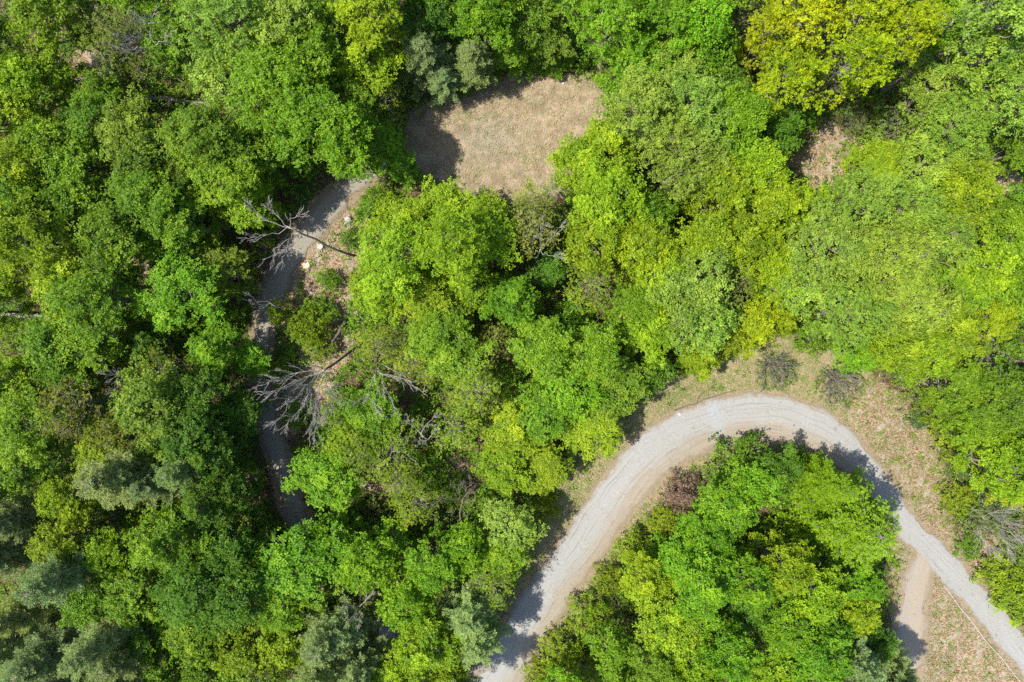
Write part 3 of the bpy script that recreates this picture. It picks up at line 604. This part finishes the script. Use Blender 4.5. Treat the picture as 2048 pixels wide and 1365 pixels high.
bare_tree('bare_tree', 'grey bare-branched tree in the top left corner beside the budding crown', [(340, 140, 0), (315, 100, 9), (300, 70, 13)],
  [[(300, 70, 13), (270, 30, 17)], [(300, 70, 13), (310, 20, 17)], [(310, 90, 11), (345, 75, 14)], [(300, 70, 13), (250, 75, 16)], [(312, 95, 10), (240, 100, 14)]], 208, .12, twigs=6, tl=1.5)
bare_tree('bare_tree', 'grey twiggy bare tree left of the shaded lane', [(330, 735, 0), (300, 745, 5), (270, 755, 8)],
  [[(270, 755, 8), (220, 745, 10)], [(270, 755, 8), (225, 780, 11)], [(270, 755, 8), (250, 800, 11)], [(300, 745, 5), (350, 725, 9)], [(280, 752, 7), (240, 760, 10)], [(290, 750, 6), (350, 755, 9)]], 209, .1, twigs=9, tl=1.5)
bare_tree('bare_tree', 'bare curling branch above the sage crowns in the top right corner', [(1850, 100, 0), (1890, 60, 12), (1905, 45, 15)],
  [[(1905, 45, 15), (1940, 30, 17), (1938, 80, 18)], [(1905, 45, 15), (1870, 15, 17)], [(1905, 45, 15), (1960, 5, 18)]], 210, .1, twigs=4, tl=1.2)
bare_tree('bare_tree', 'bare brush-like tree at right edge beside narrow road', [(1925, 1000, 0), (1950, 1020, 2.5), (1965, 1035, 4)],
  [[(1950, 1020, 2.5), (1990, 1030, 5), (2040, 1050, 7)], [(1965, 1035, 4), (1990, 1070, 6), (2030, 1110, 8)], [(1950, 1020, 2.5), (1960, 1060, 5), (1990, 1120, 7)], [(1965, 1035, 4), (2010, 1020, 6), (2048, 1010, 7)], [(1965, 1035, 4), (2005, 1060, 6), (2048, 1080, 7)]], 211, .06, twigs=14, tl=1.7)
bare_tree('bare_tree', 'thin bare tree beside the open wood\'s dark trunk left of road', [(905, 1075, 0), (918, 1040, 4), (925, 1000, 7)],
  [[(925, 1000, 7), (940, 960, 9)], [(925, 1000, 7), (900, 970, 9)], [(920, 1020, 5.5), (945, 985, 8)], [(925, 1000, 7), (880, 1000, 9)]], 212, .12, DARKLOG, twigs=6, tl=1.3)
bare_tree('bare_tree', 'bare pale-barked tree beside the bottom pines', [(735, 1150, 0), (725, 1185, 6), (718, 1215, 9)],
  [[(718, 1215, 9), (700, 1240, 11)], [(718, 1215, 9), (745, 1185, 11)], [(718, 1215, 9), (720, 1250, 12)], [(718, 1215, 9), (690, 1215, 11)]], 213, .11, twigs=6, tl=1.2)

def bare_shrub(label, base, cu, cv, rp, seed):
    g = np.random.default_rng(seed); mid = ((base[0] + cu) / 2, (base[1] + cv) / 2)
    limbs = []
    for k in range(15):
        a = k * 2.39996; q = rp * math.sqrt((k + 1) / 15) * g.uniform(.8, 1.1); z = 3.0 * math.sqrt(max(.08, 1 - (q / rp) ** 2 * .8)) * g.uniform(.75, 1.1)
        limbs.append([(mid[0] + g.normal(0, 4), mid[1] + g.normal(0, 4), .6), (mid[0] * .4 + (cu + q * math.cos(a)) * .6, mid[1] * .4 + (cv + q * math.sin(a)) * .6, z * .7), (cu + q * math.cos(a), cv + q * math.sin(a), z)])
    root = bare_tree('bare_shrub', label, [(base[0], base[1], 0), (mid[0], mid[1], .6), (cu, cv, 1.6)], limbs, seed, .07, bark_material('shrub_bark', (.05, .044, .036), (.16, .145, .125)), 'shrub', 9, .8, 'bare shrubs on the grass verge')
    C = []
    for k in range(420):
        a = g.uniform(0, 6.283); q = rp * math.sqrt(g.random()) * 1.05; C.append(V3(cu + q * math.cos(a), cv + q * math.sin(a) * .9, g.uniform(.1, 2.0) * (1.1 - q / rp * .8)))
    C = np.array(C) - np.array(root.location)
    V, F, T = rosettes(C, g.normal(0, .5, C.shape) + [0, 0, 1], g.uniform(.2, .7, len(C)), 4, .13, .09, g)
    c = obj('foliage', mesh('foliage', V, F, LEAF, {'tint': T}), root); c.color = (.10, .165, .03, 1)
bare_shrub('left of two bare twiggy shrubs on grass verge above the road bend', (1524, 702), 1552, 742, 44, 220)
bare_shrub('right of two bare twiggy shrubs on grass verge above the road bend', (1640, 730), 1680, 770, 48, 221)

def log(label, a, b, r, seed, mat=DARKLOG, name='fallen_log', stubs=4):
    g = np.random.default_rng(seed); A = V3(*a); B = V3(*b)
    A[2] += float(ground_z(A[0], A[1])) + r * .8; B[2] += float(ground_z(B[0], B[1])) + r * .8
    n = 10; t = np.linspace(0, 1, n)[:, None]; L = np.linalg.norm(B - A)
    p = A + (B - A) * t + g.normal(0, .012 * L, (n, 3)) * np.array([1, 1, .25]); o = A.copy()
    w = Wood(); w.tube(p - o, r * (1.1 - .45 * t[:, 0]), 9)
    root = obj(name, None, None, label=label, category='log'); root.location = o; obj('trunk', w.mesh('trunk', mat), root)
    for k in range(stubs):
        i = g.integers(3, n); d = unit(np.cross(B - A, [0, 0, 1.])) * (1 if k % 2 else -1) + (B - A) / L * .8 + np.array([0, 0, .35])
        w = Wood(); w.curve(p[i] - o, p[i] - o + d * g.uniform(.5, 1.6), r * .35, .02, g, 5, .08, 0, 5); obj('branch', w.mesh('branch', mat), root)
GREYLOG = bark_material('grey_log', (.09, .075, .06), (.22, .19, .16))
log('long grey-brown fallen log in dark gap of the upper left wood', (425, 212, 0), (262, 192, .4), .26, 301, GREYLOG)
log('dark log lying at left edge in a shaded gap, upper one', (95, 598, 0), (-20, 603, .3), .2, 302)
log('dark log lying at left edge in a shaded gap, lower one', (135, 634, 0), (-20, 626, .3), .24, 303, GREYLOG)
log('dark leaning dead stem near the fanning bare tree', (692, 640, 0), (655, 705, 1.5), .17, 304)
log('thin dark log lying across the shaded lane', (640, 736, 0), (530, 722, .2), .1, 305, DARKLOG, stubs=3)
log('pale broken log end beside the litter opening', (748, 622, 0), (722, 645, .4), .15, 306, DEADWOOD, stubs=2)
log('dark trunk shadow shaped as a log across the open wood left of the road', (940, 848, 0), (880, 872, .3), .15, 307, stubs=2)  # a tree trunk's shadow, put in as a dark solid log
log('brown log in the open wood beside thin bare tree', (938, 1000, 0), (925, 1055, .3), .16, 308, GREYLOG, stubs=2)
log('grey log lying in the gap at the right edge', (1945, 718, 0), (2060, 704, .3), .2, 309, DEADWOOD, stubs=2)
log('dark branch log in the lower left wood', (5, 1002, 0), (110, 985, .3), .13, 310, stubs=3)
log('thin dark log beside the yellow dotted crowns left of the road', (925, 925, 0), (860, 955, .2), .09, 311, stubs=2)
log('thin fallen pole at the golden clump\'s lower side', (1660, 245, 0), (1640, 275, .3), .1, 312, GREYLOG, stubs=2)
log('small fallen branch inside the bend beside brown shrub', (1345, 1055, 0), (1385, 1110, .3), .1, 313, DARKLOG, stubs=4)
log('long thin dark ditch line shaped as a log along the verge grass above the road', (1350, 820, 0), (1475, 778, 0), .07, 314, DARKLOG, stubs=1)  # ditch line, stood in for by a thin dark log

def stump(label, u, v, r, hgt, seed, mat):
    g = np.random.default_rng(seed); o = V3(u, v, 0); o[2] = float(ground_z(o[0], o[1])); w = Wood()
    z = np.array([-.05, .06, .2, hgt * .7, hgt]); w.tube(np.stack([g.normal(0, .01, 5), g.normal(0, .01, 5), z], 1), r * np.array([1.5, 1.25, 1.05, 1, .96]), 12)
    root = obj('stump', None, None, label=label, category='stump'); root.location = o; obj('trunk', w.mesh('trunk', mat), root)
    for k in range(5):
        a = k * 1.257 + g.normal(0, .2); d = np.array([math.cos(a), math.sin(a), 0]); w = Wood()
        w.tube(np.array([d * r * .6 + [0, 0, .2], d * r * 1.4 + [0, 0, .08], d * r * 2.1 + [0, 0, -.03]]), np.array([.11, .09, .04]) * r / .3, 6); obj('root', w.mesh('root', mat), root)
    rings = NT('cut_face_%d' % seed); co = rings.n('ShaderNodeTexCoord').outputs['Object']
    wv = rings.n('ShaderNodeTexWave', {'Vector': co, 'Scale': 14.0, 'Distortion': 1.5}, wave_type='RINGS', rings_direction='Z')
    m = rings.out(rings.n('ShaderNodeBsdfPrincipled', {'Base Color': rings.mix(wv.outputs[1], (.2, .175, .13, 1), (.32, .29, .23, 1)), 'Roughness': .85}).outputs[0])
    w = Wood(); a = np.arange(12) * 2 * np.pi / 12; V = np.vstack([[0, 0, hgt + .012], np.stack([np.cos(a) * r * .9, np.sin(a) * r * .9, np.full(12, hgt + .006)], 1)])
    F = [(0, i + 1, (i + 1) % 12 + 1) for i in range(12)]; obj('cut_face', mesh('cut_face', V, F, m), root)
PALE = bark_material('pale_wood', (.14, .125, .11), (.30, .28, .25))
stump('pale cut stump under the leaning bare tree', 642, 494, .33, .4, 401, PALE)
stump('white weathered stump at upper side of the litter opening', 697, 441, .38, .45, 402, PALE)
stump('tan stump lower down in the litter opening', 614, 531, .42, .35, 403, bark_material('tan_wood', (.2, .145, .08), (.33, .25, .16)))

def stone_rock(label, u, v, r, seed):
    g = np.random.default_rng(seed); n, m = 7, 10; th = np.linspace(0.01, np.pi - .01, n); ph = np.arange(m) * 2 * np.pi / m
    d = np.stack([np.outer(np.sin(th), np.cos(ph)), np.outer(np.sin(th), np.sin(ph)), np.outer(np.cos(th), np.ones(m)) * .6], -1).reshape(-1, 3)
    V = d * r * (1 + .16 * g.normal(0, 1, len(d)))[:, None]; i = np.arange(n * m).reshape(n, m); j = np.roll(i, -1, 1)
    F = np.stack([i[:-1], i[1:], j[1:], j[:-1]], -1).reshape(-1, 4); o = V3(u, v, 0)
    t = NT('rock'); t.out(t.n('ShaderNodeBsdfPrincipled', {'Base Color': t.mix(t.noise(8, t.n('ShaderNodeTexCoord').outputs['Object']), (.28, .27, .25, 1), (.46, .45, .42, 1)), 'Roughness': .9}).outputs[0])
    ob = obj('rock', mesh('rock', V, F, t.m), None, label=label, category='rock'); ob.location = (o[0], o[1], float(ground_z(o[0], o[1])) + r * .25)
stone_rock('small white rock on the outer edge of the road bend', 1359, 829, .17, 501)
stone_rock('pale wood-coloured rock at the top of the tan clearing', 1126, 167, .16, 502)

def pipe():
    pts = [(1884, 1170), (1905, 1195), (1930, 1228), (1955, 1262), (1980, 1292), (2005, 1322), (2030, 1352), (2060, 1390)]
    W_ = np.array([V3(u, v, 0) for u, v in pts]); W_[:, 2] = ground_z(W_[:, 0], W_[:, 1]) + .09; o = W_[0].copy()
    t = np.linspace(0, 1, len(W_)); tt = np.linspace(0, 1, 40); p = np.stack([np.interp(tt, t, W_[:, c]) for c in range(3)], 1); p[:, :2] += np.stack([np.sin(tt * 21) * .05, np.cos(tt * 17) * .05], 1)
    w = Wood(); w.tube(p - o, .045, 8)
    m = NT('white_plastic'); m.out(m.n('ShaderNodeBsdfPrincipled', {'Base Color': m.mix(m.noise(3, m.n('ShaderNodeTexCoord').outputs['Object'], 4), (.16, .14, .12, 1), (.36, .34, .31, 1)), 'Roughness': .5}).outputs[0])
    ob = obj('pipe', w.mesh('pipe', m.m), None, label='thin white pipe lying along the left edge of the narrow road', category='pipe'); ob.location = o
pipe()

# ---------------------------------------------------------------- stuff: leaf litter, grass, undergrowth
def scatter(n, box=(-40, -40, 2090, 1405)):
    u = rng.uniform(box[0], box[2], n); v = rng.uniform(box[1], box[3], n); return u, v
def vnoise(u, v, s, k=0):
    return (np.sin(u / s + 1.7 * np.sin(v / s * .8 + k)) * np.cos(v / s * 1.1 + 1.3 * np.sin(u / s * .7 + k)) + 1) / 2

def tint_material(name, stops, rough=.8):
    t = NT(name); cr = t.n('ShaderNodeValToRGB'); t.put(cr.inputs[0], t.attr('tint')); e = cr.color_ramp.elements
    while len(e) < len(stops): e.new(.5)
    for el, (pos, c) in zip(e, stops): el.position = pos; el.color = (*c, 1)
    p = t.n('ShaderNodeBsdfPrincipled', {'Base Color': cr.outputs[0], 'Roughness': rough, 'Specular IOR Level': .2})
    tr = t.n('ShaderNodeBsdfTranslucent', {'Color': cr.outputs[0]}); mx = t.n('ShaderNodeMixShader', {0: .15})
    t.t.links.new(p.outputs[0], mx.inputs[1]); t.t.links.new(tr.outputs[0], mx.inputs[2]); return t.out(mx.outputs[0])

def leaf_litter():
    u, v = scatter(420000); cl, ve, li, sh = zones(u, v); rd = road_dist(u, v)
    w = np.maximum(li * .9, np.maximum(ve * np.where(u < 1640, .12, .35), .10)) * np.where(cl > .5, .2 + 3.0 * sstep(-poly_sd(u, v, CLEARING), -34, -4), 1) * (.1 + 1.2 * vnoise(u, v, 23) * vnoise(u, v, 9, 3)) * np.where(rd < 0, np.where(u < 900, .7, .06), 1) * np.where((rd >= -6) & (rd < 14), 1.2, 1)
    k = rng.random(len(u)) < w * .95; u, v = u[k], v[k]
    x = (u - 1024) * KK * H; y = (682.5 - v) * KK * H; z = ground_z(x, y) + rng.uniform(.05, .16, len(x))
    C = np.stack([x, y, z], 1); V, F, T = rosettes(C, rng.normal(0, .35, C.shape) + [0, 0, 1], rng.random(len(C)), 1, .16, .10, rng, .3)
    m = tint_material('dead_leaf', [(0, (.06, .035, .02)), (.35, (.15, .10, .06)), (.7, (.25, .195, .125)), (1, (.34, .28, .20))])
    obj('leaf_litter', mesh('leaf_litter', V, F, m, {'tint': T}), None, kind='stuff', label='tan and brown dead leaves strewn over verges and forest floor', category='leaf litter')
leaf_litter()

def grass():
    u, v = scatter(260000); cl, ve, li, sh = zones(u, v); rd = road_dist(u, v)
    w = np.maximum(cl * .5, ve * .9) * (.3 + vnoise(u, v, 17, 2) * .9) * (1 - .6 * li) * np.where(rd < 3, 0, 1)
    k = rng.random(len(u)) < w * 1.5; u, v = u[k], v[k]; cl = cl[k]
    x = (u - 1024) * KK * H; y = (682.5 - v) * KK * H; C = np.stack([x, y, ground_z(x, y) + .02], 1)
    t = np.clip(.55 * vnoise(u, v, 31, 4) + rng.normal(.15, .2, len(u)) - .15 * cl, 0, 1)
    V, F, T = rosettes(C, rng.normal(0, .25, C.shape) + [0, 0, 1], t, 3, .27, .045, rng, .4)
    V[:, 2] += .09
    m = tint_material('grass_blade', [(0, (.25, .205, .115)), (.35, (.21, .19, .085)), (.65, (.12, .15, .035)), (1, (.07, .125, .02))])
    obj('grass', mesh('grass', V, F, m, {'tint': T}), None, kind='stuff', label='short dry and green grass on the clearing and road verges', category='grass')
grass()

def undergrowth():
    u, v = scatter(60000); cl, ve, li, sh = zones(u, v); rd = road_dist(u, v)
    w = (1 - cl) * (1 - ve * .86) * (1 - .75 * li) * np.where(rd < 14, 0, 1) * sstep(vnoise(u, v, 37, 1) * .6 + vnoise(u, v, 13, 5) * .4, .12, .5)
    k = rng.random(len(u)) < w * .85; u, v = u[k], v[k]
    x = (u - 1024) * KK * H; y = (682.5 - v) * KK * H; n = len(u)
    hh = .12 + 2.2 * vnoise(u, v, 29, 7) * rng.random(n) * np.where(ve[k] > .4, .12, 1)
    C = np.stack([x, y, ground_z(x, y) + hh], 1); C = np.repeat(C, 3, 0) + rng.normal(0, .2, (3 * n, 3)) * [1, 1, .5]
    V, F, T = rosettes(C, rng.normal(0, .4, C.shape) + [0, 0, 1], np.clip(np.repeat(vnoise(u, v, 41, 3), 3) * .5 + rng.normal(.2, .15, 3 * n), 0, 1), 3, .24, .17, rng)
    o = obj('undergrowth', mesh('undergrowth', V, F, LEAF, {'tint': T}), None, kind='stuff', label='green low plants covering the forest floor between trees', category='undergrowth'); o.color = (.125, .225, .012, 1)
undergrowth()
